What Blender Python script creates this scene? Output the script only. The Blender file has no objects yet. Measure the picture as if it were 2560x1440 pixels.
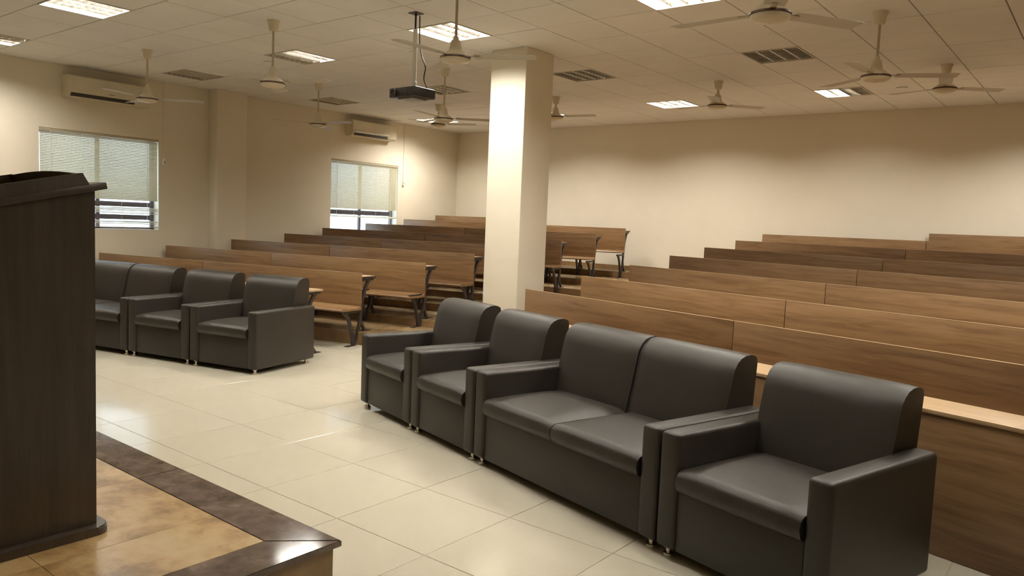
import bpy, bmesh, math, random
from mathutils import Vector, Matrix
random.seed(7)
SC = bpy.context.scene
COL = SC.collection
# ---------------------------------------------------------------- camera
CAMP = Vector((0.0, 0.0, 1.4711))
CR = Vector((0.7822588, 0.6216042, 0.0409801))
CU = Vector((-0.0847864, 0.0410664, 0.9955525))
CF = Vector((-0.6171567, 0.7822543, -0.0848281))
cam = bpy.data.cameras.new('camera'); camo = bpy.data.objects.new('camera', cam); COL.objects.link(camo)
FPX = 1912.5
cam.sensor_width = 36.0; cam.lens = FPX / 2560 * 36.0; cam.clip_start = 0.05
camo.matrix_world = Matrix(((CR.x, CU.x, -CF.x, CAMP.x), (CR.y, CU.y, -CF.y, CAMP.y), (CR.z, CU.z, -CF.z, CAMP.z), (0, 0, 0, 1)))
SC.camera = camo
# ---------------------------------------------------------------- world, exposure
w = bpy.data.worlds.new('world'); SC.world = w; w.use_nodes = True
bgn = w.node_tree.nodes['Background']
bgn.inputs[0].default_value = (0.72, 0.86, 1.0, 1); bgn.inputs[1].default_value = 5.5
SC.view_settings.view_transform = 'Standard'; SC.view_settings.look = 'None'
SC.view_settings.gamma = 1.0; SC.view_settings.use_curve_mapping = False
SC.view_settings.exposure = 0.12
LAMP_W = 39.0            # watts of one lit fixture
LAMP_C = (1.0, 0.965, 0.865)
TUBE_E = 110.0
SC.cycles.max_bounces = 8
SC.cycles.diffuse_bounces = 5
SC.cycles.sample_clamp_indirect = 6.0
# ---------------------------------------------------------------- measured layout
CEIL = 3.308
XW, XE, YB, YF = -11.15, 4.4, 12.08, -2.2        # left wall, right wall, back wall, front wall
GX, GY, T = -6.838, 4.111, 0.6                   # ceiling grid
FX, FY = -2.878, 2.344                           # floor grid
S = 0.105                                        # rise of the bench tops per row
TZ = [0, 0.15, 0.23, 0.325, 0.42, 0.515, 0.61, 0.712, 0.80]   # height of each tier
Z0 = 0.720                                       # backrest top above tier-1 datum
PITCH = 0.92
AL, AR = math.radians(13.4), math.radians(-15.04)
TL, TR = 6.26, 3.70                              # row 0 planes
def basis(a): return Vector((math.cos(a), math.sin(a), 0)), Vector((-math.sin(a), math.cos(a), 0))
DL, NL = basis(AL); DR, NR = basis(AR)

def project(p):
    q = Vector(p) - CAMP; z = q.dot(CF)
    if z <= 0.05: return None
    return 1280 + FPX * q.dot(CR) / z, 720 - FPX * q.dot(CU) / z, z
# ---------------------------------------------------------------- materials
def nodes(name):
    m = bpy.data.materials.new(name); m.use_nodes = True
    nt = m.node_tree; return m, nt, nt.nodes['Principled BSDF']
def N(nt, t, **k):
    n = nt.nodes.new(t)
    for a, b in k.items(): setattr(n, a, b)
    return n
def coords(nt, scale=(1, 1, 1), kind='Object'):
    tc = N(nt, 'ShaderNodeTexCoord'); mp = N(nt, 'ShaderNodeMapping'); mp.inputs['Scale'].default_value = scale
    nt.links.new(tc.outputs[kind], mp.inputs[0]); return mp.outputs[0]
def rnd_shift(nt, vec, amt=20):
    oi = N(nt, 'ShaderNodeObjectInfo'); mul = N(nt, 'ShaderNodeMath', operation='MULTIPLY'); mul.inputs[1].default_value = amt
    nt.links.new(oi.outputs['Random'], mul.inputs[0]); ad = N(nt, 'ShaderNodeVectorMath', operation='ADD')
    nt.links.new(vec, ad.inputs[0]); nt.links.new(mul.outputs[0], ad.inputs[1]); return ad.outputs[0]
def noise(nt, vec, scale, detail=4, rough=0.55, dist=0.0):
    n = N(nt, 'ShaderNodeTexNoise'); n.inputs['Scale'].default_value = scale; n.inputs['Detail'].default_value = detail
    n.inputs['Roughness'].default_value = rough; n.inputs['Distortion'].default_value = dist
    nt.links.new(vec, n.inputs['Vector']); return n.outputs['Fac']
def ramp(nt, fac, stops):
    r = N(nt, 'ShaderNodeValToRGB'); el = r.color_ramp.elements
    while len(el) < len(stops): el.new(0.5)
    for e, (p, c) in zip(el, stops): e.position = p; e.color = (*c, 1)
    nt.links.new(fac, r.inputs[0]); return r.outputs[0]
def bump(nt, b, fac, strength, dist=0.01):
    bp = N(nt, 'ShaderNodeBump'); bp.inputs['Strength'].default_value = strength; bp.inputs['Distance'].default_value = dist
    nt.links.new(fac, bp.inputs['Height']); nt.links.new(bp.outputs[0], b.inputs['Normal'])
def plain(name, c, rough=0.5, metal=0.0, var=0.06, scale=6.0, bmp=0.0, bscale=80.0, spec=0.5, coat=0.0):
    m, nt, b = nodes(name)
    v = rnd_shift(nt, coords(nt)); f = noise(nt, v, scale, 3)
    lo = tuple(x * (1 - var) for x in c); hi = tuple(min(1, x * (1 + var)) for x in c)
    nt.links.new(ramp(nt, f, [(0.3, lo), (0.7, hi)]), b.inputs['Base Color'])
    b.inputs['Roughness'].default_value = rough; b.inputs['Metallic'].default_value = metal
    b.inputs['Specular IOR Level'].default_value = spec
    b.inputs['Coat Weight'].default_value = coat
    if bmp: bump(nt, b, noise(nt, v, bscale, 3), bmp, 0.004)
    return m
def wood(name, c1, c2, c3, rough=0.38, grain=(1.2, 22, 22)):
    m, nt, b = nodes(name)
    v = rnd_shift(nt, coords(nt, grain)); f = noise(nt, v, 1.6, 6, 0.6, 0.6)
    f2 = noise(nt, rnd_shift(nt, coords(nt, (grain[0] * 2.5, grain[1] * 5, grain[2] * 5))), 2.2, 5, 0.6)
    mx = N(nt, 'ShaderNodeMath', operation='ADD'); mu = N(nt, 'ShaderNodeMath', operation='MULTIPLY'); mu.inputs[1].default_value = 0.35
    nt.links.new(f2, mu.inputs[0]); nt.links.new(f, mx.inputs[0]); nt.links.new(mu.outputs[0], mx.inputs[1])
    nt.links.new(ramp(nt, mx.outputs[0], [(0.50, c1), (0.66, c2), (0.84, c3)]), b.inputs['Base Color'])
    b.inputs['Roughness'].default_value = rough
    bump(nt, b, f2, 0.05, 0.002); return m
def stone(name, cols, rough=0.15, scale=3.0, spec=0.5, joint=None):
    m, nt, b = nodes(name)
    tc = N(nt, 'ShaderNodeTexCoord'); v = rnd_shift(nt, tc.outputs['Object'], 30)
    f = noise(nt, v, scale, 8, 0.66, 0.25)
    nt.links.new(ramp(nt, f, cols), b.inputs['Base Color'])
    b.inputs['Roughness'].default_value = rough; b.inputs['Specular IOR Level'].default_value = spec
    return m
M = {}
M['wall'] = plain('wall_paint', (0.80, 0.735, 0.60), 0.6, var=0.03, scale=1.2, bmp=0.12, bscale=120)
M['ceiling'] = plain('ceiling_board', (0.84, 0.83, 0.80), 0.85, var=0.03, scale=2.0, bmp=0.15, bscale=150)
M['ceilgrid'] = plain('ceiling_grid_metal', (0.34, 0.28, 0.22), 0.6)
M['floor'] = stone('cream_floor_tile', [(0.3, (0.575, 0.535, 0.420)), (0.6, (0.600, 0.56, 0.445)), (0.85, (0.625, 0.585, 0.465))], 0.11, 0.8)
M['joint'] = plain('tile_joint', (0.50, 0.42, 0.31), 0.8)
M['tan'] = stone('tan_marbled_tile', [(0.33, (0.26, 0.15, 0.055)), (0.45, (0.42, 0.265, 0.11)), (0.56, (0.55, 0.375, 0.175)), (0.70, (0.60, 0.46, 0.25))], 0.30, 5.5)
M['dark'] = stone('dark_granite_tile', [(0.33, (0.085, 0.062, 0.050)), (0.48, (0.135, 0.10, 0.08)), (0.60, (0.19, 0.14, 0.115)), (0.72, (0.30, 0.21, 0.17))], 0.09, 9.0)
M['tanjoint'] = plain('tan_grout', (0.36, 0.24, 0.11), 0.7)
M['riser'] = stone('brown_riser_tile', [(0.33, (0.17, 0.10, 0.042)), (0.5, (0.26, 0.16, 0.070)), (0.68, (0.36, 0.235, 0.12))], 0.3, 3.0)
M['tread'] = stone('tan_step_tile', [(0.33, (0.20, 0.125, 0.058)), (0.5, (0.30, 0.20, 0.10)), (0.68, (0.40, 0.285, 0.155))], 0.25, 2.6)
M['wood'] = wood('bench_laminate', (0.158, 0.085, 0.036), (0.218, 0.124, 0.055), (0.265, 0.157, 0.073), grain=(1.0, 16, 16))
M['woodtop'] = wood('bench_edge_laminate', (0.34, 0.22, 0.115), (0.42, 0.28, 0.15), (0.48, 0.34, 0.19))
M['leather'] = plain('dark_leather', (0.027, 0.0222, 0.017), 0.42, var=0.08, scale=3, bmp=0.25, bscale=420, spec=0.38)
M['leatherdark'] = plain('dark_leather_seam', (0.016, 0.013, 0.011), 0.6)
M['chrome'] = plain('chrome', (0.75, 0.70, 0.62), 0.18, 1.0)
M['iron'] = plain('dark_brown_steel', (0.030, 0.022, 0.020), 0.42, var=0.1)
M['wenge'] = wood('dark_wenge', (0.048, 0.034, 0.023), (0.060, 0.043, 0.031), (0.074, 0.054, 0.040), 0.38, (14, 14, 1.0))
M['fan'] = plain('cream_fan_enamel', (0.70, 0.62, 0.47), 0.35)
M['blade'] = plain('cream_blade_enamel', (0.54, 0.50, 0.43), 0.5)
M['fanband'] = plain('brown_fan_band', (0.09, 0.05, 0.03), 0.4)
M['rod'] = plain('cream_rod', (0.50, 0.43, 0.32), 0.45)
M['white'] = plain('white_plastic', (0.86, 0.85, 0.80), 0.35)
M['acwhite'] = plain('air_conditioner_plastic', (0.70, 0.64, 0.49), 0.4)
M['slot'] = plain('dark_slot', (0.035, 0.028, 0.022), 0.6)
M['black'] = plain('black_plastic', (0.020, 0.020, 0.019), 0.35)
M['greyp'] = plain('grey_plastic', (0.30, 0.28, 0.25), 0.4)
M['alu'] = plain('window_frame_metal', (0.13, 0.11, 0.13), 0.45)
M['louvre'] = plain('louvre_aluminium', (0.62, 0.60, 0.55), 0.25, 0.85)
M['housing'] = plain('white_fixture_enamel', (0.62, 0.58, 0.50), 0.4)
M['cable'] = plain('black_cable', (0.02, 0.018, 0.016), 0.5)
def emit(name, c, e):
    m, nt, b = nodes(name); b.inputs['Base Color'].default_value = (*c, 1)
    b.inputs['Emission Color'].default_value = (*c, 1); b.inputs['Emission Strength'].default_value = e
    m.cycles.emission_sampling = 'NONE'
    return m
M['tube'] = emit('lit_tube', (1.0, 0.95, 0.86), TUBE_E)
M['tubeoff'] = plain('unlit_tube', (0.80, 0.78, 0.72), 0.3)
def slat_mat():
    m, nt, b = nodes('blind_slat_plastic')
    b.inputs['Base Color'].default_value = (0.52, 0.455, 0.30, 1); b.inputs['Roughness'].default_value = 0.45
    tr = N(nt, 'ShaderNodeBsdfTranslucent'); tr.inputs[0].default_value = (0.80, 0.70, 0.50, 1)
    mx = N(nt, 'ShaderNodeMixShader'); mx.inputs[0].default_value = 0.06
    out = nt.nodes['Material Output']
    nt.links.new(b.outputs[0], mx.inputs[1]); nt.links.new(tr.outputs[0], mx.inputs[2]); nt.links.new(mx.outputs[0], out.inputs[0])
    return m
M['slat'] = slat_mat()
def glass_mat():
    m, nt, b = nodes('window_glass')
    tr = N(nt, 'ShaderNodeBsdfTransparent'); tr.inputs[0].default_value = (0.90, 0.94, 0.96, 1)
    gl = N(nt, 'ShaderNodeBsdfGlossy'); gl.inputs['Roughness'].default_value = 0.02
    mx = N(nt, 'ShaderNodeMixShader'); mx.inputs[0].default_value = 0.07
    nt.links.new(tr.outputs[0], mx.inputs[1]); nt.links.new(gl.outputs[0], mx.inputs[2]); nt.links.new(mx.outputs[0], nt.nodes['Material Output'].inputs[0])
    return m
M['glass'] = glass_mat()
# ---------------------------------------------------------------- mesh helpers
def cube(bm, x0, x1, y0, y1, z0, z1, bev=0.0, seg=2, mtx=None):
    r = bmesh.ops.create_cube(bm, size=1.0); vs = r['verts']
    for v in vs:
        v.co = Vector(((x0 + x1) / 2 + v.co.x * (x1 - x0), (y0 + y1) / 2 + v.co.y * (y1 - y0), (z0 + z1) / 2 + v.co.z * (z1 - z0)))
    if bev > 0:
        es = list({e for v in vs for e in v.link_edges})
        rr = bmesh.ops.bevel(bm, geom=es, offset=bev, segments=seg, affect='EDGES', profile=0.5)
        vs = list({v for f in rr['faces'] for v in f.verts} | {v for v in vs if v.is_valid})
    if mtx is not None: bmesh.ops.transform(bm, matrix=mtx, verts=[v for v in vs if v.is_valid])
def poly_prism(bm, pts, z0, z1):
    a = [bm.verts.new((x, y, z0)) for x, y in pts]; b = [bm.verts.new((x, y, z1)) for x, y in pts]
    bm.faces.new(a[::-1]); bm.faces.new(b); n = len(pts)
    for i in range(n): bm.faces.new((a[i], a[(i + 1) % n], b[(i + 1) % n], b[i]))
def profile_x(bm, pts, x0, x1, div=1, disp=None):
    """pts: closed (y,z) outline; extruded along x"""
    rings = []
    for k in range(div + 1):
        u = k / div; ring = []
        for i, (y, z) in enumerate(pts):
            dy, dz = disp(u, y, z) if disp else (0, 0)
            ring.append(bm.verts.new((x0 + (x1 - x0) * u, y + dy, z + dz)))
        rings.append(ring)
    n = len(pts)
    for k in range(div):
        for i in range(n):
            bm.faces.new((rings[k][i], rings[k][(i + 1) % n], rings[k + 1][(i + 1) % n], rings[k + 1][i]))
    bm.faces.new(rings[0][::-1]); bm.faces.new(rings[-1])
def lathe(bm, prof, seg=24, c=(0, 0, 0)):
    rings = []
    for r, z in prof:
        if r < 1e-5: rings.append([bm.verts.new((c[0], c[1], c[2] + z))])
        else: rings.append([bm.verts.new((c[0] + r * math.cos(2 * math.pi * k / seg), c[1] + r * math.sin(2 * math.pi * k / seg), c[2] + z)) for k in range(seg)])
    for a, b in zip(rings, rings[1:]):
        for k in range(seg):
            k2 = (k + 1) % seg
            f = [a[k % len(a)], a[k2 % len(a)], b[k2 % len(b)], b[k % len(b)]]
            g = []
            for v in f:
                if v not in g: g.append(v)
            if len(g) > 2: bm.faces.new(g)
    for r in (rings[0], rings[-1]):
        if len(r) > 2: bm.faces.new(r)
def tube(bm, pts, r, seg=8):
    pts = [Vector(p) for p in pts]; rings = []
    for i, p in enumerate(pts):
        t = (pts[min(i + 1, len(pts) - 1)] - pts[max(i - 1, 0)]).normalized()
        a = t.orthogonal().normalized() if i == 0 else (rings_a - t * rings_a.dot(t)).normalized()
        rings_a = a; b = t.cross(a)
        rings.append([bm.verts.new(p + a * r * math.cos(2 * math.pi * k / seg) + b * r * math.sin(2 * math.pi * k / seg)) for k in range(seg)])
    for A, B in zip(rings, rings[1:]):
        for k in range(seg): bm.faces.new((A[k], A[(k + 1) % seg], B[(k + 1) % seg], B[k]))
    bm.faces.new(rings[0]); bm.faces.new(rings[-1])
def flatbar(bm, pts, w, th, x=0.0):
    """bar in the y-z plane at x, in-plane width w, thickness th along x"""
    pts = [Vector((p[0], p[1])) for p in pts]; L = []; R = []
    for i, p in enumerate(pts):
        t = (pts[min(i + 1, len(pts) - 1)] - pts[max(i - 1, 0)]).normalized(); n = Vector((-t.y, t.x))
        L.append(p + n * w / 2); R.append(p - n * w / 2)
    rings = []
    for l, r in zip(L, R):
        rings.append([bm.verts.new((x - th / 2, l.x, l.y)), bm.verts.new((x + th / 2, l.x, l.y)), bm.verts.new((x + th / 2, r.x, r.y)), bm.verts.new((x - th / 2, r.x, r.y))])
    for A, B in zip(rings, rings[1:]):
        for k in range(4): bm.faces.new((A[k], A[(k + 1) % 4], B[(k + 1) % 4], B[k]))
    bm.faces.new(rings[0][::-1]); bm.faces.new(rings[-1])
def spline(pts, n=6):
    P = [Vector(p) for p in pts]; out = []
    for i in range(len(P) - 1):
        p0 = P[max(i - 1, 0)]; p1 = P[i]; p2 = P[i + 1]; p3 = P[min(i + 2, len(P) - 1)]
        for k in range(n):
            t = k / n
            out.append(0.5 * ((2 * p1) + (p2 - p0) * t + (2 * p0 - 5 * p1 + 4 * p2 - p3) * t * t + (-p0 + 3 * p1 - 3 * p2 + p3) * t ** 3))
    out.append(P[-1]); return out
def mesh(bm, mat, name='m', smooth=35):
    bmesh.ops.recalc_face_normals(bm, faces=bm.faces[:])
    me = bpy.data.meshes.new(name); bm.to_mesh(me); bm.free()
    if isinstance(mat, str): mat = M[mat]
    me.materials.append(mat)
    if smooth:
        me.shade_smooth(); me.set_sharp_from_angle(angle=math.radians(smooth))
    return me
def obj(name, data, parent=None, loc=None, rz=None, **props):
    o = bpy.data.objects.new(name, data); COL.objects.link(o)
    if parent is not None: o.parent = parent
    if loc is not None: o.location = loc
    if rz is not None: o.rotation_euler = (0, 0, rz)
    for k, v in props.items(): o[k] = v
    return o
def B(): return bmesh.new()
def box_mesh(mat, *a, **k):
    bm = B(); cube(bm, *a, **k); return mesh(bm, mat)
def thing(name, label, cat, loc=(0, 0, 0), rz=0.0, group=None):
    o = obj(name, None, loc=loc, rz=rz, label=label, category=cat); o.empty_display_size = 0.1
    if group: o['group'] = group
    return o
def copy_tree(o, parent=None):
    c = o.copy(); COL.objects.link(c); c.parent = parent
    for ch in list(o.children):
        if ch.type != 'LIGHT': copy_tree(ch, c)
    return c
def grid_cells(x0, x1, y0, y1, ox, oy, t):
    xs = [x0] + [ox + t * k for k in range(math.floor((x0 - ox) / t) - 1, math.ceil((x1 - ox) / t) + 2) if x0 + 0.04 < ox + t * k < x1 - 0.04] + [x1]
    ys = [y0] + [oy + t * k for k in range(math.floor((y0 - oy) / t) - 1, math.ceil((y1 - oy) / t) + 2) if y0 + 0.04 < oy + t * k < y1 - 0.04] + [y1]
    return [(a, b, c, d) for a, b in zip(xs, xs[1:]) for c, d in zip(ys, ys[1:])]
def seen_size(cx, cy, z):
    p = project((cx, cy, z))
    if p is None: return 0
    if -120 < p[0] < 2680 and -120 < p[1] < 1560: return 1000 / p[2]
    return 1 / p[2]
# ---------------------------------------------------------------- walls
def wall_with_holes_x(bm, xo, xi, y0, y1, z0, z1, holes):
    ys = sorted({y0, y1} | {h[0] for h in holes} | {h[1] for h in holes})
    for a, b in zip(ys, ys[1:]):
        hs = [h for h in holes if h[0] <= a and b <= h[1]]
        if not hs: cube(bm, xo, xi, a, b, z0, z1)
        else:
            cube(bm, xo, xi, a, b, z0, hs[0][2]); cube(bm, xo, xi, a, b, hs[0][3], z1)
WIN = [(4.05, 5.64, 1.15, 2.468), (8.78, 10.39, 1.15, 2.485)]
bm = B(); wall_with_holes_x(bm, XW - 0.22, XW, YF, YB, 0, CEIL + 0.12, WIN); bmesh.ops.remove_doubles(bm, verts=bm.verts[:], dist=1e-5)
wl = obj('wall_left', mesh(bm, 'wall', smooth=0), kind='structure')
obj('pilaster', box_mesh('wall', XW, -10.905, 6.42, 6.93, 0, CEIL, bev=0.006), parent=wl)
obj('wall_back', box_mesh('wall', XW - 0.22, XE + 0.2, YB, YB + 0.2, 0, CEIL + 0.12), kind='structure')
obj('wall_right', box_mesh('wall', XE, XE + 0.2, YF, YB, 0, CEIL + 0.12), kind='structure')
obj('wall_front', box_mesh('wall', XW - 0.22, XE + 0.2, YF - 0.2, YF, 0, CEIL + 0.12), kind='structure')
# column standing in the aisle
obj('column', box_mesh('wall', -5.478, -5.0, 6.424, 6.915, 0, CEIL, bev=0.008), kind='structure')
# ---------------------------------------------------------------- ceiling
LIT = {(-2, -2), (-6, -2), (-2, 2), (2, 2), (6, 2), (-6, 10), (-2, 10), (2, 10), (6, 10), (2, -2), (6, -2), (10, -2), (10, 2), (10, 10)}  # front-row lights beyond the left pair: out of view, added for brightness
FIX = [(i, j) for j in (-2, 2, 6, 10) for i in (-6, -2, 2, 6)] + [(10, -2), (10, 2), (10, 10)]
fixcell = {(i, j) for i, j in FIX}
ceil = obj('ceiling', box_mesh('ceilgrid', XW - 0.2, XE + 0.2, YF - 0.2, YB + 0.2, CEIL + 0.12, CEIL + 0.2), kind='structure')
cells = []
for (a, b, c, d) in grid_cells(XW, XE, YF, YB, GX, GY, T):
    k = (round((a - GX) / T), round((c - GY) / T))
    if k in fixcell and abs(b - a - T) < 1e-3 and abs(d - c - T) < 1e-3: continue
    cells.append((seen_size((a + b) / 2, (c + d) / 2, CEIL), a, b, c, d))
cells.sort(reverse=True)
shared = {}
def tile_mesh(mat, w, d, th, bev):
    key = (mat, round(w, 3), round(d, 3), th)
    if key not in shared:
        bm = B(); h = bev
        # flat face downwards with a chamfer, open top: cheap
        lo = [bm.verts.new((sx * (w / 2 - h), sy * (d / 2 - h), 0)) for sx, sy in ((-1, -1), (1, -1), (1, 1), (-1, 1))]
        mi = [bm.verts.new((sx * w / 2, sy * d / 2, h * (-1 if th < 0 else 1))) for sx, sy in ((-1, -1), (1, -1), (1, 1), (-1, 1))]
        up = [bm.verts.new((sx * w / 2, sy * d / 2, th)) for sx, sy in ((-1, -1), (1, -1), (1, 1), (-1, 1))]
        bm.faces.new(lo); bm.faces.new(up)
        for k in range(4):
            bm.faces.new((lo[k], lo[(k + 1) % 4], mi[(k + 1) % 4], mi[k])); bm.faces.new((mi[k], mi[(k + 1) % 4], up[(k + 1) % 4], up[k]))
        shared[key] = mesh(bm, mat, smooth=0)
    return shared[key]
GAP = 0.010
rest = B()
for n, (s_, a, b, c, d) in enumerate(cells):
    w_, d_ = b - a - GAP, d - c - GAP
    if n < 300:
        obj('ceiling_tile', tile_mesh('ceiling', w_, d_, 0.012, 0.002), parent=ceil, loc=((a + b) / 2, (c + d) / 2, CEIL + random.uniform(-0.001, 0.0008)))
    else: cube(rest, a + GAP / 2, b - GAP / 2, c + GAP / 2, d - GAP / 2, CEIL, CEIL + 0.012)
obj('ceiling_tile', mesh(rest, 'ceiling', smooth=0), parent=ceil, kind='stuff')
bm = B(); k = -30
xs = sorted({round(GX + T * k, 4) for k in range(-12, 22) if XW < GX + T * k < XE}); ys = [GY + T * k for k in range(-12, 16) if YF < GY + T * k < YB]
for x in xs: cube(bm, x - 0.007, x + 0.007, YF, YB, CEIL + 0.0125, CEIL + 0.03)
for y in ys: cube(bm, XW, XE, y - 0.007, y + 0.007, CEIL + 0.0125, CEIL + 0.03)
# keep the grid out of the fixtures (it runs on their borders only)
obj('ceiling_grid', mesh(bm, 'ceilgrid', smooth=0), parent=ceil, kind='stuff')
# ---------------------------------------------------------------- floor
fl = obj('floor', box_mesh('joint', XW - 0.2, XE + 0.2, YF - 0.2, YB + 0.2, -0.12, -0.0025), kind='structure')
cells = [(seen_size((a + b) / 2, (c + d) / 2, 0), a, b, c, d) for (a, b, c, d) in grid_cells(XW, XE, YF, 6.4, FX, FY, T)]
cells.sort(reverse=True); rest = B()
for n, (s_, a, b, c, d) in enumerate(cells):
    if b < -2.3 and d < 1.6: continue
    w_, d_ = b - a - 0.0035, d - c - 0.0035
    if n < 300: obj('floor_tile', tile_mesh('floor', w_, d_, -0.008, 0.001), parent=fl, loc=((a + b) / 2, (c + d) / 2, 0))
    else: cube(rest, a + 0.0018, b - 0.0018, c + 0.0018, d - 0.0018, -0.008, 0)
if len(rest.verts): obj('floor_tile', mesh(rest, 'floor', smooth=0), parent=fl, kind='stuff')
# ---------------------------------------------------------------- stage
SZ, SX, SY, BW = 0.30, -2.118, 1.748, 0.192
st = obj('stage_platform', box_mesh('tanjoint', XW, SX - 0.035, YF, SY - 0.035, 0, SZ - 0.003), kind='structure')
def border(pts):
    bm = B(); poly_prism(bm, pts, SZ - 0.022, SZ)
    es = [e for e in bm.edges if all(v.co.z > SZ - 0.001 for v in e.verts)]
    bmesh.ops.bevel(bm, geom=es, offset=0.0025, segments=2, affect='EDGES')
    obj('border_tile', mesh(bm, 'dark'), parent=st)
g = 0.0015
border([(SX, SY), (SX - BW, SY - BW), (-3.25 + g, SY - BW), (-3.25 + g, SY)])
x = -3.25
while x > XW + 0.1:
    x2 = max(x - 1.2, XW); border([(x - g, SY), (x - g, SY - BW), (x2 + g, SY - BW), (x2 + g, SY)]); x = x2
y = 0.62
border([(SX, SY - 0.005), (SX - BW + 0.0, SY - BW - 0.005), (SX - BW, y + g), (SX, y + g)])
while y > YF + 0.1:
    y2 = max(y - 1.2, YF); border([(SX, y - g), (SX - BW, y - g), (SX - BW, y2 + g), (SX, y2 + g)]); y = y2
ix, iy = SX - BW - 0.0015, SY - BW - 0.0015
for (a, b, c, d) in grid_cells(XW, ix, YF, iy, -3.25, 0.955, T):
    obj('stage_tile', tile_mesh('tan', b - a - 0.002, d - c - 0.002, -0.018, 0.0005), parent=st, loc=((a + b) / 2, (c + d) / 2, SZ - 0.0005))
# riser tiles round the stage
def riser_box(name, mat, x0, x1, y0, y1, z0, z1, parent):
    bm = B(); cube(bm, x0, x1, y0, y1, z0, z1, bev=0.002, seg=1); return obj(name, mesh(bm, mat, smooth=0), parent=parent)
y = SY - 0.02
first = 0.40
while y > YF + 0.05:
    y2 = max(y - first, YF); first = 0.6
    riser_box('riser_tile', 'riser', SX - 0.034, SX - 0.018, y2 + 0.001, y - 0.001, 0, SZ - 0.024, st); y = y2
x = SX - 0.036
while x > XW + 0.05:
    x2 = max(x - 0.6, XW)
    riser_box('riser_tile', 'riser', x2 + 0.001, x - 0.001, SY - 0.034, SY - 0.018, 0, SZ - 0.024, st); x = x2
# ---------------------------------------------------------------- seating tiers
def yL(t, x): return (t - NL.x * x) / NL.y
def yR(t, x): return (t - NR.x * x) / NR.y
XL, XR = -6.72, -4.55
def tier_line(k, off=-0.012):
    a, b = TL + PITCH * k + off, TR + PITCH * k + off
    return [(XW, yL(a, XW)), (XL, yL(a, XL)), (XR, yR(b, XR)), (XE, yR(b, XE))]
tiers = None
for k in range(1, 8):
    ln = [(x, min(y, YB)) for x, y in tier_line(k)]
    if k == 7 or True:
        nxt = [(x, min(y, YB)) for x, y in tier_line(k + 1)] if k < 7 else [(x, YB) for x, y in ln]
    z0 = TZ[k - 1]; z1 = TZ[k] - 0.012
    bm = B(); pts = [(x, y + 0.014) for x, y in ln] + [(XE, YB), (XW, YB)]
    poly_prism(bm, pts, z0, z1)
    me = mesh(bm, 'joint', smooth=0)
    if tiers is None: tiers = obj('seating_platform', me, kind='structure')
    else: obj('tier_base', me, parent=tiers)
    # treads and risers, tile by tile
    for s0 in range(3):
        (xa, ya), (xb, yb) = ln[s0], ln[s0 + 1]; (xc, yc), (xd, yd) = nxt[s0], nxt[s0 + 1]
        n = max(1, round((xb - xa) / 0.6))
        for q in range(n):
            u0, u1 = q / n, (q + 1) / n
            x0, x1 = xa + (xb - xa) * u0, xa + (xb - xa) * u1
            if x0 > 4: continue
            gg = 0.0015
            f0, f1 = ya + (yb - ya) * u0, ya + (yb - ya) * u1
            r0, r1 = yc + (yd - yc) * u0 + (0.012 if k < 7 else 0), yc + (yd - yc) * u1 + (0.012 if k < 7 else 0)
            if r0 - f0 > 0.03 and r1 - f1 > 0.03:
                bm = B(); poly_prism(bm, [(x0 + gg, f0), (x1 - gg, f1), (x1 - gg, r1), (x0 + gg, r0)], TZ[k] - 0.012, TZ[k])
                obj('step_tile', mesh(bm, 'tread', smooth=0), parent=tiers)
            bm = B(); poly_prism(bm, [(x0 + gg, f0 + 0.002), (x1 - gg, f1 + 0.002), (x1 - gg, f1 + 0.014), (x0 + gg, f0 + 0.014)], TZ[k - 1], TZ[k] - 0.0125)
            obj('riser_tile', mesh(bm, 'riser', smooth=0), parent=tiers)
# last short tiers in the two back corners
for pts in ([(XW, yL(TL + PITCH * 8 - 0.012, XW)), (-9.0, yL(TL + PITCH * 8 - 0.012, -9.0)), (-9.0, YB), (XW, YB)],
            [(-2.1, yR(TR + PITCH * 8 - 0.012, -2.1)), (0.5, yR(TR + PITCH * 8 - 0.012, 0.5)), (0.5, YB), (-2.1, YB)]):
    bm = B(); poly_prism(bm, pts, TZ[7], TZ[8]); obj('corner_tier', mesh(bm, 'tread', smooth=0), parent=tiers)
bm = B(); x = XW
bb = obj('baseboard_back', box_mesh('riser', XW, XW + 0.6, YB - 0.012, YB, TZ[7], TZ[7] + 0.075), kind='structure')
x = XW + 0.6
while x < 0.6:
    obj('skirting_tile', box_mesh('riser', x + 0.001, x + 0.599, YB - 0.012, YB, TZ[7], TZ[7] + 0.075), parent=bb); x += 0.6
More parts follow.
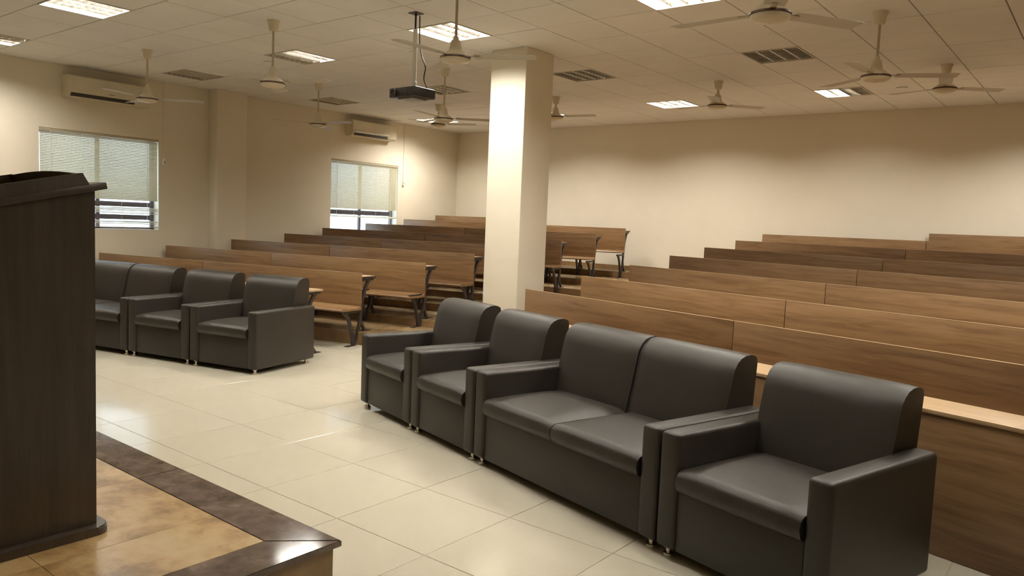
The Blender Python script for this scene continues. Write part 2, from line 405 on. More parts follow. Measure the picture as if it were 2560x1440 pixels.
# ---------------------------------------------------------------- windows with blinds
def window(n, y0, y1, z0, z1, rails, blind_bottom, loose, lab, blab):
    wroot = obj('window_%d' % n, None, loc=(XW, 0, 0), kind='structure')
    bm = B(); xo = -0.17
    for a, b in ((y0, y0 + 0.05), (y1 - 0.05, y1), ((y0 + y1) / 2 - 0.025, (y0 + y1) / 2 + 0.025)): cube(bm, xo - 0.02, xo + 0.02, a, b, z0, z1)
    cube(bm, xo - 0.02, xo + 0.02, y0, y1, z1 - 0.05, z1); cube(bm, xo - 0.02, xo + 0.02, y0, y1, z0, z0 + 0.03)
    obj('window_frame', mesh(bm, 'alu', smooth=0), parent=wroot)
    for (ra, rb) in rails:
        obj('window_rail', box_mesh('alu', xo - 0.018, xo + 0.024, y0 + 0.02, y1 - 0.03, ra, rb, bev=0.004), parent=wroot)
    for a, b in ((y0 + 0.05, (y0 + y1) / 2 - 0.025), ((y0 + y1) / 2 + 0.025, y1 - 0.05)):
        obj('pane', box_mesh('glass', xo - 0.003, xo + 0.003, a, b, z0 + 0.03, z1 - 0.05), parent=wroot)
    obj('window_sill', box_mesh('white', -0.15, 0.0, y0, y1, z0 - 0.001, z0 + 0.006), parent=wroot)
    bl = thing('venetian_blind', blab, 'blind', loc=(XW - 0.024, (y0 + y1) / 2 + 0.004, z1), group='venetian blinds on the left wall')
    W = y1 - y0 - 0.02
    obj('headrail', box_mesh('slat', -0.02, 0.02, -W / 2, W / 2, -0.035, -0.002, bev=0.003), parent=bl)
    bm = B(); c = math.radians(55); n_ = 6
    pr = []
    for q in range(n_ + 1):
        u = q / n_ - 0.5; lx = u * 0.026; lz = 0.0016 * (1 - 4 * u * u)
        pr.append((lx * math.cos(c) - lz * math.sin(c), -lx * math.sin(c) - lz * math.cos(c)))
    top = [(bm.verts.new((x_, -W / 2, z_)), bm.verts.new((x_, W / 2, z_))) for x_, z_ in pr]
    for (a, b), (c2, d2) in zip(top, top[1:]): bm.faces.new((a, b, d2, c2))
    sm = mesh(bm, 'slat', smooth=60)
    z = -0.05; zb = blind_bottom - z1
    while z > zb:
        obj('slat', sm, parent=bl, loc=(random.uniform(-0.001, 0.001), 0, z)); z -= 0.0215
    for zz, tilt in loose:
        o = obj('slat', sm, parent=bl, loc=(0, 0, zz - z1)); o.rotation_euler = (random.uniform(-0.01, 0.01), tilt, 0)
    obj('bottom_rail', box_mesh('slat', -0.013, 0.013, -W / 2, W / 2, loose[-1][0] - z1 - 0.03, loose[-1][0] - z1 - 0.018), parent=bl)
    for yy in (-W / 2 + 0.13, W / 2 - 0.16, -W / 6, W / 6):
        bm = B(); tube(bm, [(0.016, yy, -0.03), (0.016, yy, loose[-1][0] - z1 - 0.02)], 0.0016 if abs(yy) < W / 4 else 0.0035, 6)
        obj('cord', mesh(bm, 'white'), parent=bl)
window(1, *WIN[0], [(1.29, 1.36), (1.475, 1.545)], 1.56, [(1.462, -0.5), (1.447, -0.4), (1.430, -0.3), (1.410, -0.5), (1.388, -0.4), (1.272, -0.5), (1.255, -0.4), (1.235, -0.5), (1.205, -0.7)], '', 'cream venetian blind on the left window, hanging directly behind the lectern')
window(2, *WIN[1], [(1.50, 1.585)], 1.60, [(1.48, -0.3), (1.462, -0.25), (1.20, -0.9)], '', 'cream venetian blind on the farther window, behind the rear left benches')
# ---------------------------------------------------------------- ceiling light fixtures
def make_fixture(lit, on=(1, 1, 1, 1)):
    root = thing('ceiling_light', '', 'ceiling light')
    bm = B(); h = 0.297
    for (a, b, c, d) in ((-h, h, -h, -h + 0.014), (-h, h, h - 0.014, h), (-h, -h + 0.014, -h + 0.014, h - 0.014), (h - 0.014, h, -h + 0.014, h - 0.014)):
        cube(bm, a, b, c, d, -0.004, 0.085)
    cube(bm, -h, h, -h, h, 0.085, 0.095)
    obj('housing', mesh(bm, 'housing', smooth=0), parent=root)
    bm = B(); tube(bm, [(0, -0.27, 0.055), (0, 0.27, 0.055)], 0.013, 10); tm = {1: mesh(bm, 'tube')}
    bm = B(); tube(bm, [(0, -0.27, 0.055), (0, 0.27, 0.055)], 0.013, 10); tm[0] = mesh(bm, 'tubeoff')
    for x, q in zip((-0.21, -0.07, 0.07, 0.21), on): obj('fluorescent_tube', tm[q if lit else 0], parent=root, loc=(x, 0, 0))
    # V-shaped long reflectors and thin cross blades
    bm = B(); poly_prism(bm, [(-0.022, 0.032), (0.022, 0.032), (0.003, 0.0), (-0.003, 0.0)], -0.28, 0.28)
    bmesh.ops.transform(bm, matrix=Matrix(((1, 0, 0, 0), (0, 0, 1, 0), (0, 1, 0, 0), (0, 0, 0, 1))), verts=bm.verts[:])
    rm = mesh(bm, 'louvre', smooth=0)
    for x in (-0.14, 0, 0.14): obj('reflector', rm, parent=root, loc=(x, 0, 0))
    cm = box_mesh('louvre', -0.282, 0.282, -0.0015, 0.0015, 0.0, 0.028)
    for k in range(1, 8): obj('louvre_blade', cm, parent=root, loc=(0, -0.283 + 0.0708 * k, 0))
    return root
PRO = {True: make_fixture(True), False: make_fixture(False)}
used = {True: False, False: False}
rowname = {-2: 'first row from stage', 2: 'second row from stage', 6: 'third row from stage', 10: 'last row near back wall'}
colname = {-6: 'by the left wall', -2: 'second from the left wall', 2: 'above the column line', 6: 'right of the column line', 10: 'past the right picture edge'}
HALF = {(-2, 2): (0, 0, 1, 1), (6, 10): (1, 1, 0, 0), (-6, -2): (1, 1, 0, 0)}
for (i, j) in FIX:
    lit = (i, j) in LIT
    if (i, j) in HALF: r = make_fixture(True, HALF[(i, j)])
    else: r = PRO[lit] if not used[lit] else copy_tree(PRO[lit]); used[lit] = True
    x, y = GX + T * (i + 0.5), GY + T * (j + 0.5)
    r.location = (x, y, CEIL)
    r['label'] = '%s square louvred ceiling light, %s, %s' % ('half-lit' if (i, j) in HALF else 'glowing' if lit else 'unlit', rowname[j], colname[i]); r['group'] = 'square louvred ceiling lights'
    if lit:
        ld = bpy.data.lights.new('fixture_lamp', 'AREA'); ld.shape = 'SQUARE'; ld.size = 0.54; ld.energy = LAMP_W; ld.color = LAMP_C
        ld.energy *= {(2, -2): 0.38, (6, -2): 0.48, (10, -2): 0.28, (-2, -2): 0.7, (2, 2): 0.85, (-6, 10): 0.85, (-2, 10): 0.85, (2, 10): 0.95, (6, 10): 1.1, (10, 10): 1.2, (10, 2): 1.3}.get((i, j), 1.0)
        ld.spread = math.radians(146)
        lo = bpy.data.objects.new('fixture_lamp', ld); COL.objects.link(lo); lo.parent = r; lo.location = (0, 0, -0.007)
        if (i, j) in HALF: ld.energy *= 0.55; ld.shape = 'RECTANGLE'; ld.size = 0.28; ld.size_y = 0.54; lo.location.x = 0.14 * (1 if HALF[(i, j)][3] else -1)
# ---------------------------------------------------------------- ceiling fans
def fan(px_name, x, y, zdisc, label, rot, dia=0.235):
    root = thing('ceiling_fan', label, 'ceiling fan', loc=(x, y, CEIL), group='cream ceiling fans')
    R = dia / 2; H = CEIL - zdisc
    bm = B(); lathe(bm, [(0.064, 0), (0.060, -0.010), (0.052, -0.03), (0.044, -0.075), (0.037, -0.10), (0.012, -0.103)], 20); obj('canopy', mesh(bm, 'fan', smooth=50), parent=root)
    bm = B(); lathe(bm, [(0.011, -0.08), (0.011, -H + 0.14)], 10); obj('downrod', mesh(bm, 'rod'), parent=root)
    bm = B(); lathe(bm, [(0.016, -H + 0.175), (0.020, -H + 0.15), (0.036, -H + 0.135), (0.046, -H + 0.09), (0.050, -H + 0.065), (R * 0.62, -H + 0.05), (R * 0.80, -H + 0.033), (R * 0.98, -H + 0.016)], 28)
    obj('motor_housing', mesh(bm, 'fan', smooth=50), parent=root)
    bm = B(); lathe(bm, [(R * 0.985, -H + 0.016), (R * 1.0, -H + 0.012), (R * 1.0, -H + 0.002), (R * 0.985, -H)], 28); obj('band', mesh(bm, 'fanband', smooth=50), parent=root)
    bm = B(); lathe(bm, [(R * 0.97, -H + 0.001), (R * 0.93, -H - 0.012), (R * 0.75, -H - 0.026), (R * 0.4, -H - 0.034), (0.02, -H - 0.036), (0.0, -H - 0.044)], 28); obj('cover_disc', mesh(bm, 'fan', smooth=50), parent=root)
    bm = B(); z = 0.0
    w0, w1, L0, L1 = 0.055, 0.068, 0.15, 0.62
    for yy in (1, -1): pass
    top = []; bot = []
    for u in (0, 0.15, 0.4, 0.7, 0.93, 1.0):
        ww = (w0 + (w1 - w0) * u) * (0.75 if u == 1.0 else 1.0); xx = L0 + (L1 - L0) * u
        top.append((bm.verts.new((xx, -ww, 0.006)), bm.verts.new((xx, 0, 0.004)), bm.verts.new((xx, ww, -0.006))))
        bot.append((bm.verts.new((xx, -ww, 0.0045)), bm.verts.new((xx, 0, 0.0025)), bm.verts.new((xx, ww, -0.0075))))
    for A, Bq in zip(top, top[1:]):
        for k in (0, 1): bm.faces.new((A[k], A[k + 1], Bq[k + 1], Bq[k]))
    for A, Bq in zip(bot, bot[1:]):
        for k in (0, 1): bm.faces.new((A[k], Bq[k], Bq[k + 1], A[k + 1]))
    for A, Bq, C_, D_ in zip(top, top[1:], bot, bot[1:]):
        bm.faces.new((A[0], Bq[0], D_[0], C_[0])); bm.faces.new((A[2], C_[2], D_[2], Bq[2]))
    for A, C_ in ((top[0], bot[0]), (top[-1], bot[-1])):
        bm.faces.new((A[0], A[1], C_[1], C_[0])); bm.faces.new((A[1], A[2], C_[2], C_[1]))
    blm = mesh(bm, 'blade', smooth=60)
    bma = box_mesh('rod', R * 0.7, 0.19, -0.016, 0.016, -0.003, 0.001)
    for k in range(3):
        b_ = obj('blade', blm, parent=root, loc=(0, 0, -H + 0.02)); b_.rotation_euler = (0, 0, rot + k * 2 * math.pi / 3)
        obj('blade_bracket', bma, parent=b_, loc=(0, 0, 0.0))
    return root
FANS = [(-6.53, 4.42, 2.708, 'cream ceiling fan on a long rod in front of the half-lit square light', 0.3),
        (-9.09, 4.46, 2.734, 'cream ceiling fan hanging before the left air conditioner', 0.9),
        (-8.95, 6.80, 2.725, 'cream ceiling fan hanging between the pilaster and the farther air conditioner', 0.1),
        (-6.59, 6.87, 2.690, 'cream ceiling fan just left of the column, in front of another fan', 0.75),
        (-8.74, 8.99, 2.985, 'cream ceiling fan in the rear left, partly hidden behind a nearer fan', 0.5),
        (-4.102, 4.382, 2.700, 'near ceiling fan whose rod crosses the bright light right of the projector', 2.62),
        (-1.66, 4.36, 2.695, 'nearest ceiling fan at top right, only its lower disc in view', 1.0),
        (-6.55, 9.15, 3.010, 'small far fan peeking out right beside the column', 0.2),
        (-4.03, 9.04, 3.003, 'far cream fan close to the ceiling, right of the bright light near the back wall', 0.85),
        (-1.69, 6.85, 2.780, 'cream ceiling fan on a long rod at right, above the half-lit light', 0.45),
        (-1.58, 9.20, 3.050, 'rightmost far ceiling fan near the back wall', 0.7)]
for q in FANS: fan('', *q)
# fan seen only through the gap, hidden by the column, is left out
def disc(x, y, r, label):
    bm = B(); lathe(bm, [(r * 0.8, 0.0), (r, -0.004), (r, -0.014), (r * 0.55, -0.024), (0, -0.026)], 24)
    o = obj('smoke_detector', mesh(bm, 'white', smooth=50), loc=(x, y, CEIL), label=label, category='smoke detector', group='round ceiling detectors')
disc(-2.245, 10.355, 0.065, 'round flat ceiling detector right of the far right half-lit light')
disc(-8.338, 5.585, 0.06, 'round flat ceiling detector beside the long-rod fan at left')
# ---------------------------------------------------------------- projector
pj = thing('projector', 'black ceiling-mounted projector hanging on a cream pole in front of the column', 'projector', loc=(-5.118, 4.934, CEIL))
bm = B(); cube(bm, -0.05, 0.05, -0.05, 0.05, -0.006, 0.0); obj('ceiling_plate', mesh(bm, 'iron'), parent=pj)
bm = B(); lathe(bm, [(0.009, -0.005), (0.009, -0.20)], 10); obj('inner_pole', mesh(bm, 'iron'), parent=pj)
bm = B(); lathe(bm, [(0.020, -0.14), (0.020, -0.60), (0.024, -0.605), (0.024, -0.63), (0.012, -0.63), (0.012, -0.665)], 14); obj('outer_pole', mesh(bm, 'white'), parent=pj)
bm = B(); cube(bm, -0.19, 0.15, -0.125, 0.135, -0.755, -0.668, bev=0.012, seg=3); obj('body', mesh(bm, 'black'), parent=pj)
bm = B(); cube(bm, -0.12, 0.08, -0.08, 0.09, -0.768, -0.754, bev=0.004); obj('underside_panel', mesh(bm, 'greyp'), parent=pj)
bm = B(); lathe(bm, [(0.034, 0), (0.034, 0.016), (0.026, 0.017), (0.022, 0.008), (0, 0.006)], 20)
o = obj('lens', mesh(bm, 'slot'), parent=pj, loc=(-0.12, -0.125, -0.712)); o.rotation_euler = (math.pi / 2, 0, 0)
for k in range(5):
    obj('vent_slat', box_mesh('slot', 0.02 + 0.022 * k, 0.033 + 0.022 * k, -0.127, -0.124, -0.74, -0.685), parent=pj)
bm = B(); tube(bm, spline([(0.02, 0.03, -0.02), (0.03, 0.03, -0.25), (0.07, 0.02, -0.38), (0.12, 0.02, -0.48), (0.105, 0.02, -0.58), (0.13, 0.03, -0.65), (0.15, 0.06, -0.70)], 5), 0.0055, 6); obj('cable', mesh(bm, 'cable'), parent=pj)
obj('pole_hook', box_mesh('white', -0.075, -0.015, -0.004, 0.004, -0.335, -0.327), parent=pj)
# ---------------------------------------------------------------- air conditioners
def aircon(y0, y1, z0, z1, label, open_flap):
    root = thing('air_conditioner', label, 'air conditioner', loc=(XW, (y0 + y1) / 2, z0), group='wall air conditioners')
    W = (y1 - y0); h = z1 - z0; D = 0.215
    bm = B()
    prof = [(0, 0.0), (0, h), (D * 0.86, h), (D * 0.97, h * 0.94), (D, h * 0.8), (D, h * 0.22), (D * 0.93, h * 0.10), (D * 0.72, 0.0)]
    rr = [[bm.verts.new((px, s, pz)) for px, pz in prof] for s in (-W / 2, W / 2)]
    for k in range(len(prof)): bm.faces.new((rr[0][k], rr[0][(k + 1) % len(prof)], rr[1][(k + 1) % len(prof)], rr[1][k]))
    bm.faces.new(rr[0]); bm.faces.new(rr[1])
    obj('body', mesh(bm, 'acwhite', smooth=30), parent=root)
    e = W / 2
    obj('air_outlet', box_mesh('slot', D * 0.70, D * 0.985, -e + 0.03, e - 0.22, 0.012, 0.055), parent=root)
    if open_flap:
        o = obj('louvre_flap', box_mesh('white', -0.01, 0.055, -e + 0.02, e - 0.21, -0.007, 0.007, bev=0.003), parent=root, loc=(D * 0.97, 0, 0.062)); o.rotation_euler = (0, math.radians(-20), 0)
    else:
        o = obj('louvre_flap', box_mesh('acwhite', 0.0, 0.006, -e + 0.03, e - 0.22, -0.02, 0.0), parent=root, loc=(D * 0.90, 0, 0.008))
    obj('top_grille', box_mesh('slot', 0.03, D * 0.8, -e + 0.04, e - 0.04, h - 0.002, h + 0.002), parent=root)
    obj('badge', box_mesh('greyp', D - 0.001, D + 0.0015, -0.03, 0.05, h * 0.3, h * 0.3 + 0.012), parent=root)
aircon(4.33, 5.41, 2.89, 3.175, 'cream split air conditioner above the near window, dark closed outlet slot', False)
aircon(9.08, 10.13, 2.92, 3.205, 'cream split air conditioner above the farther window, pale flap open', True)
def isolator(y, z, label):
    root = thing('wall_switch', label, 'switch', loc=(XW, y, z), group='switches on thin wall conduits')
    obj('switch_box', box_mesh('white', 0, 0.03, -0.022, 0.022, -0.055, 0.055, bev=0.004), parent=root)
    obj('rocker', box_mesh('greyp', 0.029, 0.034, -0.008, 0.008, -0.02, 0.012), parent=root)
    obj('conduit', box_mesh('wall', 0, 0.014, -0.009, 0.009, 0.055, CEIL - z - 0.005), parent=root)
isolator(5.715, 2.155, 'small white switch below a thin wall conduit right of the near window')
isolator(10.53, 2.167, 'small white switch below a thin wall conduit right of the farther window')
# ---------------------------------------------------------------- lecture benches
def tag_bench(r, n, side, part):
    side_t = 'left' if side == 'L' else 'right'
    ordn = {1: 'first', 2: 'second', 3: 'third', 4: 'fourth', 5: 'fifth', 6: 'sixth', 7: 'seventh', 8: 'last short'}[n]
    where = {'aisle': 'aisle-end half', 'wall': 'half against left wall' if side == 'L' else 'right half past the seam', 'whole': 'corner piece by the back wall'}[part]
    r['label'] = 'brown wooden bench, %s row of %s block, %s' % (ordn, side_t, where)
    r['group'] = 'wooden lecture benches'
def leg_mesh(hs, rear, front_table=False):
    """hs: height of the shelf underside; rear: height of the rear foot above the front foot"""
    bm = B()
    def bar(pts, w, th):
        p = spline([(a, b) for a, b in pts], 4); flatbar(bm, [(q[0], q[1]) for q in p], w, th)
    if front_table:
        bar([(0.19, hs - 0.02), (0.13, hs - 0.09), (0.075, hs - 0.20), (0.045, hs - 0.32), (0.04, 0.14), (0.09, 0.006)], 0.036, 0.026)
        bar([(0.045, 0.30), (0.08, 0.16), (0.20, 0.006)], 0.034, 0.022)
    else:
        bar([(0.19, hs - 0.02), (0.135, hs - 0.09), (0.08, hs - 0.20), (0.048, hs - 0.32), (0.035, hs - 0.45), (0.0, 0.17), (-0.062, 0.05), (-0.085, 0.006)], 0.038, 0.026)
        bar([(-0.27, 0.39), (-0.20, 0.33), (-0.145, 0.22), (-0.105, 0.10), (-0.09, 0.006)], 0.036, 0.028)
        bar([(0.03, 0.37), (0.04, 0.28), (0.07, rear + 0.08), (0.125, rear + 0.006)], 0.034, 0.024)
        cube(bm, -0.012, 0.012, -0.32, 0.03, 0.375, 0.402)
    cube(bm, -0.014, 0.014, 0.019, 0.262, hs - 0.03, hs - 0.001)
    return mesh(bm, 'iron', smooth=40)
LEGS = {}
def bench(n, side, x0, x1, part, last_table=True):
    D, Nn, a = (DL, NL, AL) if side == 'L' else (DR, NR, AR)
    t = (TL if side == 'L' else TR) + PITCH * n
    yy = yL(t, x0) if side == 'L' else yR(t, x0)
    L = (x1 - x0) / math.cos(a) - 0.006
    z = TZ[n - 1]; top = Z0 + S * n - z; ds = Z0 + S * n - z - 0.395   # seat level
    rear = TZ[n] - z
    root = thing('lecture_bench', '', 'bench', loc=(x0, yy, z), rz=a); tag_bench(root, n, side, part)
    bm = B(); cube(bm, 0, L, 0, 0.018, ds - 0.005, top, bev=0.003); obj('backrest', mesh(bm, 'wood'), parent=root)
    obj('backrest_edge', box_mesh('woodtop', 0.001, L - 0.001, -0.0005, 0.0185, top - 0.0015, top + 0.001), parent=root)
    bm = B()
    profile_x(bm, [(-0.355, ds - 0.006), (-0.345, ds - 0.022), (-0.02, ds - 0.026), (0.018, ds - 0.022), (0.018, ds - 0.002), (0.0, ds + 0.016), (-0.03, ds + 0.002), (-0.10, ds - 0.004), (-0.345, ds + 0.006)], 0, L)
    obj('seat', mesh(bm, 'wood', smooth=30), parent=root)
    hs = top - 0.062
    if last_table:
        bm = B(); cube(bm, 0.001, L - 0.001, 0.0185, 0.285, hs, hs + 0.022, bev=0.003); obj('writing_shelf', mesh(bm, 'woodtop'), parent=root)
        for xa in (0.0, L - 0.0015): obj('shelf_end_cap', box_mesh('iron', xa, xa + 0.0015, 0.019, 0.286, hs - 0.001, hs + 0.0215), parent=root)
    key = (round(top, 3), round(rear, 3))
    if key not in LEGS: LEGS[key] = (leg_mesh(hs, rear), box_mesh('iron', -0.03, 0.03, 0.05, 0.21, rear, rear + 0.006))
    k = 4
    for q in range(k):
        xx = 0.03 + (L - 0.06) * q / (k - 1)
        lg = obj('leg_frame', LEGS[key][0], parent=root, loc=(xx, 0, 0)); obj('foot_plate', PL_F, parent=lg); obj('foot_plate', LEGS[key][1], parent=lg)
    return root
PL_F = box_mesh('iron', -0.03, 0.03, -0.22, -0.06, 0.0, 0.006)
PL_T = box_mesh('iron', -0.03, 0.03, 0.07, 0.27, 0.0, 0.006)
LEGF = leg_mesh(0.661, 0, True)
def front_desk(side, x0, x1, part):
    a = AL if side == 'L' else AR; t = TL if side == 'L' else TR
    yy = yL(t, x0) if side == 'L' else yR(t, x0); L = (x1 - x0) / math.cos(a) - 0.006
    where = {'aisle': 'beside the centre aisle', 'wall': 'near the left wall behind the lectern' if side == 'L' else 'at the right edge of the picture'}[part]
    root = thing('front_desk', 'brown wooden front writing desk behind the %s sofas, %s' % ('left' if side == 'L' else 'right', where), 'desk', loc=(x0, yy, 0), rz=a, group='front writing desks')
    bm = B(); cube(bm, 0, L, 0, 0.018, 0.03 if side == 'L' else 0.004, 0.66, bev=0.003); obj('modesty_panel', mesh(bm, 'wood'), parent=root)
    bm = B(); cube(bm, 0, L, -0.008, 0.285, 0.661, 0.682, bev=0.003); obj('writing_shelf', mesh(bm, 'woodtop'), parent=root)
    for q in range(3):
        lg = obj('leg_frame', LEGF, parent=root, loc=(0.03 + (L - 0.06) * q / 2, 0, 0)); obj('foot_plate', PL_T, parent=lg)
LX = {1: XW, 2: XW, 3: -11.1, 4: -10.98, 5: XW, 6: -11.12, 7: -11.1}
SL = {0: -9.1, 1: -9.15, 2: -9.08, 3: -9.04, 4: -9.0, 5: -9.0, 6: -8.98, 7: -8.95}
EL = {0: -6.56, 1: -6.745, 2: -6.68, 3: -6.71, 4: -6.68, 5: -6.63, 6: -6.62, 7: -6.63}
ER = {0: -4.63, 1: -4.575, 2: -4.54, 3: -4.49, 4: -4.455, 5: -4.42, 6: -4.37, 7: -4.33}
SR = {0: -2.16, 1: -2.157, 2: -2.105, 3: -2.07, 4: -2.046, 5: -2.027, 6: -1.993, 7: -1.95}
front_desk('L', SL[0], EL[0], 'aisle'); front_desk('L', XW + 0.10, SL[0], 'wall')
front_desk('R', ER[0], SR[0], 'aisle'); front_desk('R', SR[0], 0.35, 'wall')
for n in range(1, 8):
    bench(n, 'L', SL[n], EL[n], 'aisle'); bench(n, 'L', LX[n] + 0.10, SL[n], 'wall')
    bench(n, 'R', ER[n], SR[n], 'aisle'); bench(n, 'R', SR[n], 0.4, 'wall', last_table=True)
bench(8, 'L', XW + 0.10, -9.0, 'whole', last_table=False); bench(8, 'R', -2.102, 0.3, 'whole', last_table=False)
# ---------------------------------------------------------------- sofas
def cushion(bm, x0, x1, y0, y1, z0, z1, r=0.03, puff=0.018, nx=12, ny=10, sag=None):
    """soft seat cushion: rounded front, domed top"""
    pts = []
    h = z1 - z0
    prof = [(y1, z0), (y1, z1 - 0.01)]
    for k in range(ny + 1): prof.append((y1 - (y1 - y0 - r) * k / ny, z1))
    for k in range(1, 7):
        a_ = math.pi / 2 * k / 6; prof.append((y0 + r - r * math.sin(a_), z1 - r + r * math.cos(a_)))
    prof += [(y0 - 0.006, z0 + h * 0.45), (y0 + 0.004, z0 + 0.015), (y0 + 0.02, z0)]
    def disp(u, y, z):
        ed = 1 - (2 * u - 1) ** 6
        v = (y - y0) / (y1 - y0)
        dz = puff * ed * (math.sin(math.pi * min(1, max(0, v))) ** 0.6) if z > z1 - 0.005 else 0
        dy = -0.010 * ed if y < y0 + r and z > z0 + 0.01 else 0
        if u in (0.0, 1.0) : dz -= 0.008 if z > z1 - 0.02 else 0
        return dy, dz
    profile_x(bm, prof, x0, x1, nx, disp)
def sofa(W, seats, label, cat, loc, rz, group, creased=False):
    root = thing('armchair' if seats == 1 else 'loveseat', label, cat, loc=loc, rz=rz, group=group)
    AW, D, AH = 0.112, 0.82, 0.575
    bm = B(); cube(bm, AW - 0.004, W - AW + 0.004, 0.012, D - 0.02, 0.045, 0.325, bev=0.012, seg=2)
    obj('base', mesh(bm, 'leather'), parent=root)
    for x0 in (0.0, W - AW):
        bm = B(); cube(bm, x0 + 0.002, x0 + AW - 0.002, 0, D - 0.01, 0.045, AH, bev=0.022, seg=4); obj('armrest', mesh(bm, 'leather'), parent=root)
    iw = (W - 2 * AW) / seats
    for k in range(seats):
        x0 = AW + iw * k + 0.003; x1 = AW + iw * (k + 1) - 0.003
        bm = B(); cushion(bm, x0, x1, -0.012, 0.60, 0.318, 0.425, r=0.04); obj('seat_cushion', mesh(bm, 'leather', smooth=50), parent=root)
        # backrest with a rolled top
        bx0 = (0.09 if k == 0 else x0) ; bx1 = (W - 0.09 if k == seats - 1 else x1)
        prof = [(D, 0.33), (D, 0.80), (D - 0.008, 0.826), (D - 0.03, 0.838), (D - 0.06, 0.843), (D - 0.10, 0.840), (D - 0.135, 0.828), (D - 0.163, 0.806), (D - 0.183, 0.775), (D - 0.197, 0.735), (D - 0.212, 0.67), (D - 0.232, 0.58), (D - 0.258, 0.48), (D - 0.275, 0.40), (D - 0.275, 0.34)]
        bm = B()
        def dd(u, y, z, D=D):
            ed = 1 - abs(2 * u - 1) ** 8
            if y > D - 0.02: return 0, 0
            q = 0.016 * ed
            return (-q * (0.7 if z < 0.8 else 0.3), q * 0.35 if z > 0.78 else 0)
        profile_x(bm, prof, bx0 if k == 0 else x0, bx1 if k == seats - 1 else x1, 14, dd)
        # below arm level the back sits between the arms
        for v in bm.verts:
            if v.co.z < AH - 0.01:
                v.co.x = min(max(v.co.x, AW + 0.001), W - AW - 0.001)
        obj('back_cushion', mesh(bm, 'leather', smooth=50), parent=root)
    if seats > 1:
        bm = B(); tube(bm, [(W / 2, y - 0.010, z + 0.001) for y, z in prof[2:-1]], 0.0055, 6); obj('piping', mesh(bm, 'leatherdark'), parent=root)
    bm = B(); lathe(bm, [(0.022, 0.046), (0.022, 0.040), (0.013, 0.036), (0.013, 0.022), (0.024, 0.014), (0.024, 0.0)], 16); lm = mesh(bm, 'chrome', smooth=40)
    for x0 in (0.05, W - 0.05):
        for y0 in (0.045, D - 0.08): obj('leg', lm, parent=root, loc=(x0, y0, 0))
    return root
def place_sofa(side, s0, t, W, seats, label):
    D_, N_, a = (DL, NL, AL) if side == 'L' else (DR, NR, AR)
    p = D_ * s0 + N_ * t
    sofa(W, seats, label, 'armchair' if seats == 1 else 'sofa', (p.x, p.y, 0), a, 'dark leather armchairs' if seats == 1 else 'dark leather two-seat sofas')
place_sofa('R', -5.372, 2.572, 0.785, 1, 'dark leather armchair nearest the column, left end of the right sofa row')
place_sofa('R', -4.582, 2.572, 0.785, 1, 'dark leather armchair second in the right row, just left of the two-seat sofa')
place_sofa('R', -3.792, 2.572, 1.495, 2, 'dark leather two-seat sofa in the middle of the right sofa row')
place_sofa('R', -2.290, 2.570, 0.840, 1, 'nearest dark leather armchair, large at the bottom right')
place_sofa('L', -5.765, 5.220, 0.830, 1, 'dark leather armchair at the aisle end of the left sofa row')
place_sofa('L', -6.605, 5.220, 0.830, 1, 'dark leather armchair second from the aisle in the left sofa row')
place_sofa('L', -8.145, 5.220, 1.530, 2, 'dark leather two-seat sofa partly hidden behind the lectern')
# ---------------------------------------------------------------- lectern
lc = thing('lectern', 'dark brown wooden lectern with a tilted top, standing on the stage', 'lectern', loc=(-3.12, 0.95, SZ))
def rounded_rect(x0, x1, y0, y1, r, n=6):
    out = []
    for cx, cy, a0 in ((x1 - r, y1 - r, 0), (x0 + r, y1 - r, 90), (x0 + r, y0 + r, 180), (x1 - r, y0 + r, 270)):
        for k in range(n + 1):
            a = math.radians(a0 + 90 * k / n); out.append((cx + r * math.cos(a), cy + r * math.sin(a)))
    return out
bm = B(); poly_prism(bm, rounded_rect(-0.36, 0.355, -0.32, 0.278, 0.045), 0, 0.03)
bmesh.ops.bevel(bm, geom=[e for e in bm.edges if all(v.co.z > 0.029 for v in e.verts)], offset=0.006, segments=2, affect='EDGES')
obj('base', mesh(bm, 'wenge'), parent=lc)
# body: sides slope with the desk top  (local y -0.25 .. 0.245, world top 1.521 at y=1.195)
sl = 0.225
def ztop(y): return 1.222 + (y - 0.245) * sl
bm = B()
def quadbox(bm, x0, x1, y0, y1):
    vs = [bm.verts.new((x, y, z)) for x, y, z in ((x0, y0, 0.03), (x1, y0, 0.03), (x1, y1, 0.03), (x0, y1, 0.03), (x0, y0, ztop(y0)), (x1, y0, ztop(y0)), (x1, y1, ztop(y1)), (x0, y1, ztop(y1)))]
    for f in ((3, 2, 1, 0), (4, 5, 6, 7), (0, 1, 5, 4), (1, 2, 6, 5), (2, 3, 7, 6), (3, 0, 4, 7)): bm.faces.new([vs[i] for i in f])
quadbox(bm, 0.292, 0.315, -0.26, 0.243); obj('side_panel', mesh(bm, 'wenge', smooth=0), parent=lc)
bm = B(); quadbox(bm, -0.315, -0.292, -0.26, 0.243); obj('side_panel', mesh(bm, 'wenge', smooth=0), parent=lc)
bm = B(); quadbox(bm, -0.29, 0.29, 0.215, 0.236); obj('front_panel', mesh(bm, 'wenge', smooth=0), parent=lc)
obj('shelf', box_mesh('wenge', -0.29, 0.29, -0.24, 0.21, 0.62, 0.64), parent=lc)
ang = math.atan(sl)
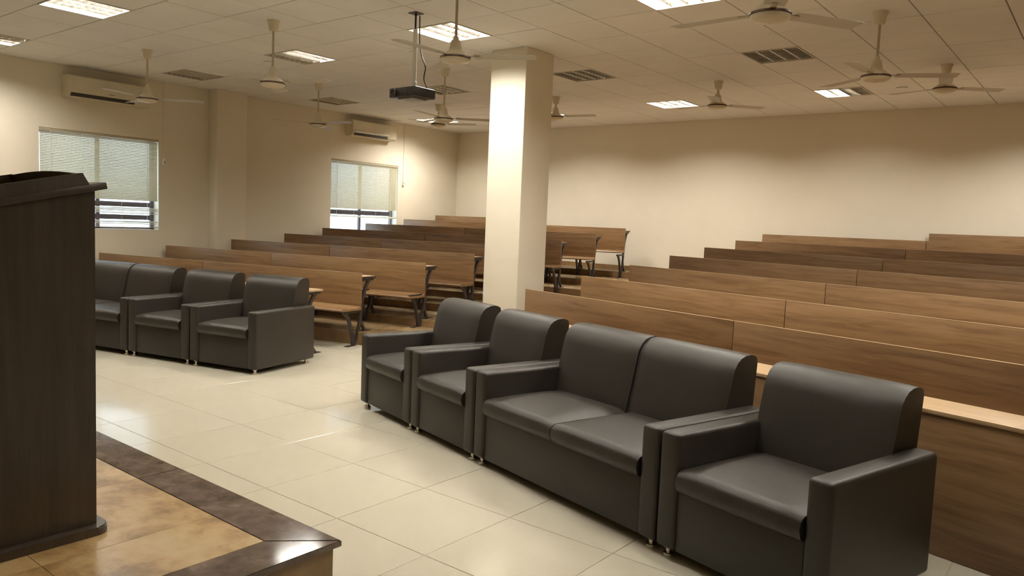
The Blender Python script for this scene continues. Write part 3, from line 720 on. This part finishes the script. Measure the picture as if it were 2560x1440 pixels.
tb = Matrix.Translation((0, 0.245, 1.224)) @ Matrix.Rotation(ang, 4, 'X')
bm = B(); cube(bm, -0.345, 0.340, -0.60, 0.032, 0.0, 0.024, bev=0.003, mtx=tb); obj('desk_top', mesh(bm, 'wenge'), parent=lc)
bm = B()
tray = [(0.325, -0.57, 0.318, -0.56), ]
def wallx(xa, xb, y0, y1, h0):  # tapered rim wall along y
    vs = [bm.verts.new(tb @ Vector(p)) for p in ((xa, y0, 0.024), (xa + 0.016, y0, 0.024), (xa + 0.016, y1, 0.024), (xa, y1, 0.024), (xb, y0 + 0.01, 0.024 + h0), (xb + 0.012, y0 + 0.01, 0.024 + h0), (xb + 0.012, y1 - 0.01, 0.024 + h0), (xb, y1 - 0.01, 0.024 + h0))]
    for f in ((3, 2, 1, 0), (4, 5, 6, 7), (0, 1, 5, 4), (1, 2, 6, 5), (2, 3, 7, 6), (3, 0, 4, 7)): bm.faces.new([vs[i] for i in f])
wallx(0.318, 0.312, -0.57, -0.022, 0.042); obj('tray_side', mesh(bm, 'wenge', smooth=0), parent=lc)
bm = B(); wallx(-0.334, -0.326, -0.57, -0.022, 0.042); obj('tray_side', mesh(bm, 'wenge', smooth=0), parent=lc)
bm = B(); n = 24; A_ = []; B_ = []
for k in range(n + 1):
    u = k / n; x = -0.322 + 0.640 * u; hh = 0.040 + 0.011 * (math.sin(math.pi * min(1, max(0, (u - 0.08) / 0.84)))) ** 0.8
    A_.append([bm.verts.new(tb @ Vector(p)) for p in ((x, -0.036, 0.024), (x, -0.022, 0.024), (x, -0.028, 0.024 + hh), (x, -0.040, 0.024 + hh))])
for P, Q in zip(A_, A_[1:]):
    for k in range(4): bm.faces.new((P[k], P[(k + 1) % 4], Q[(k + 1) % 4], Q[k]))
bm.faces.new(A_[0]); bm.faces.new(A_[-1]); obj('tray_crest', mesh(bm, 'wenge', smooth=40), parent=lc)
obj('tray_lip', (lambda b_: (cube(b_, -0.33, 0.325, -0.585, -0.57, 0.024, 0.05, mtx=tb), mesh(b_, 'wenge'))[1])(B()), parent=lc)
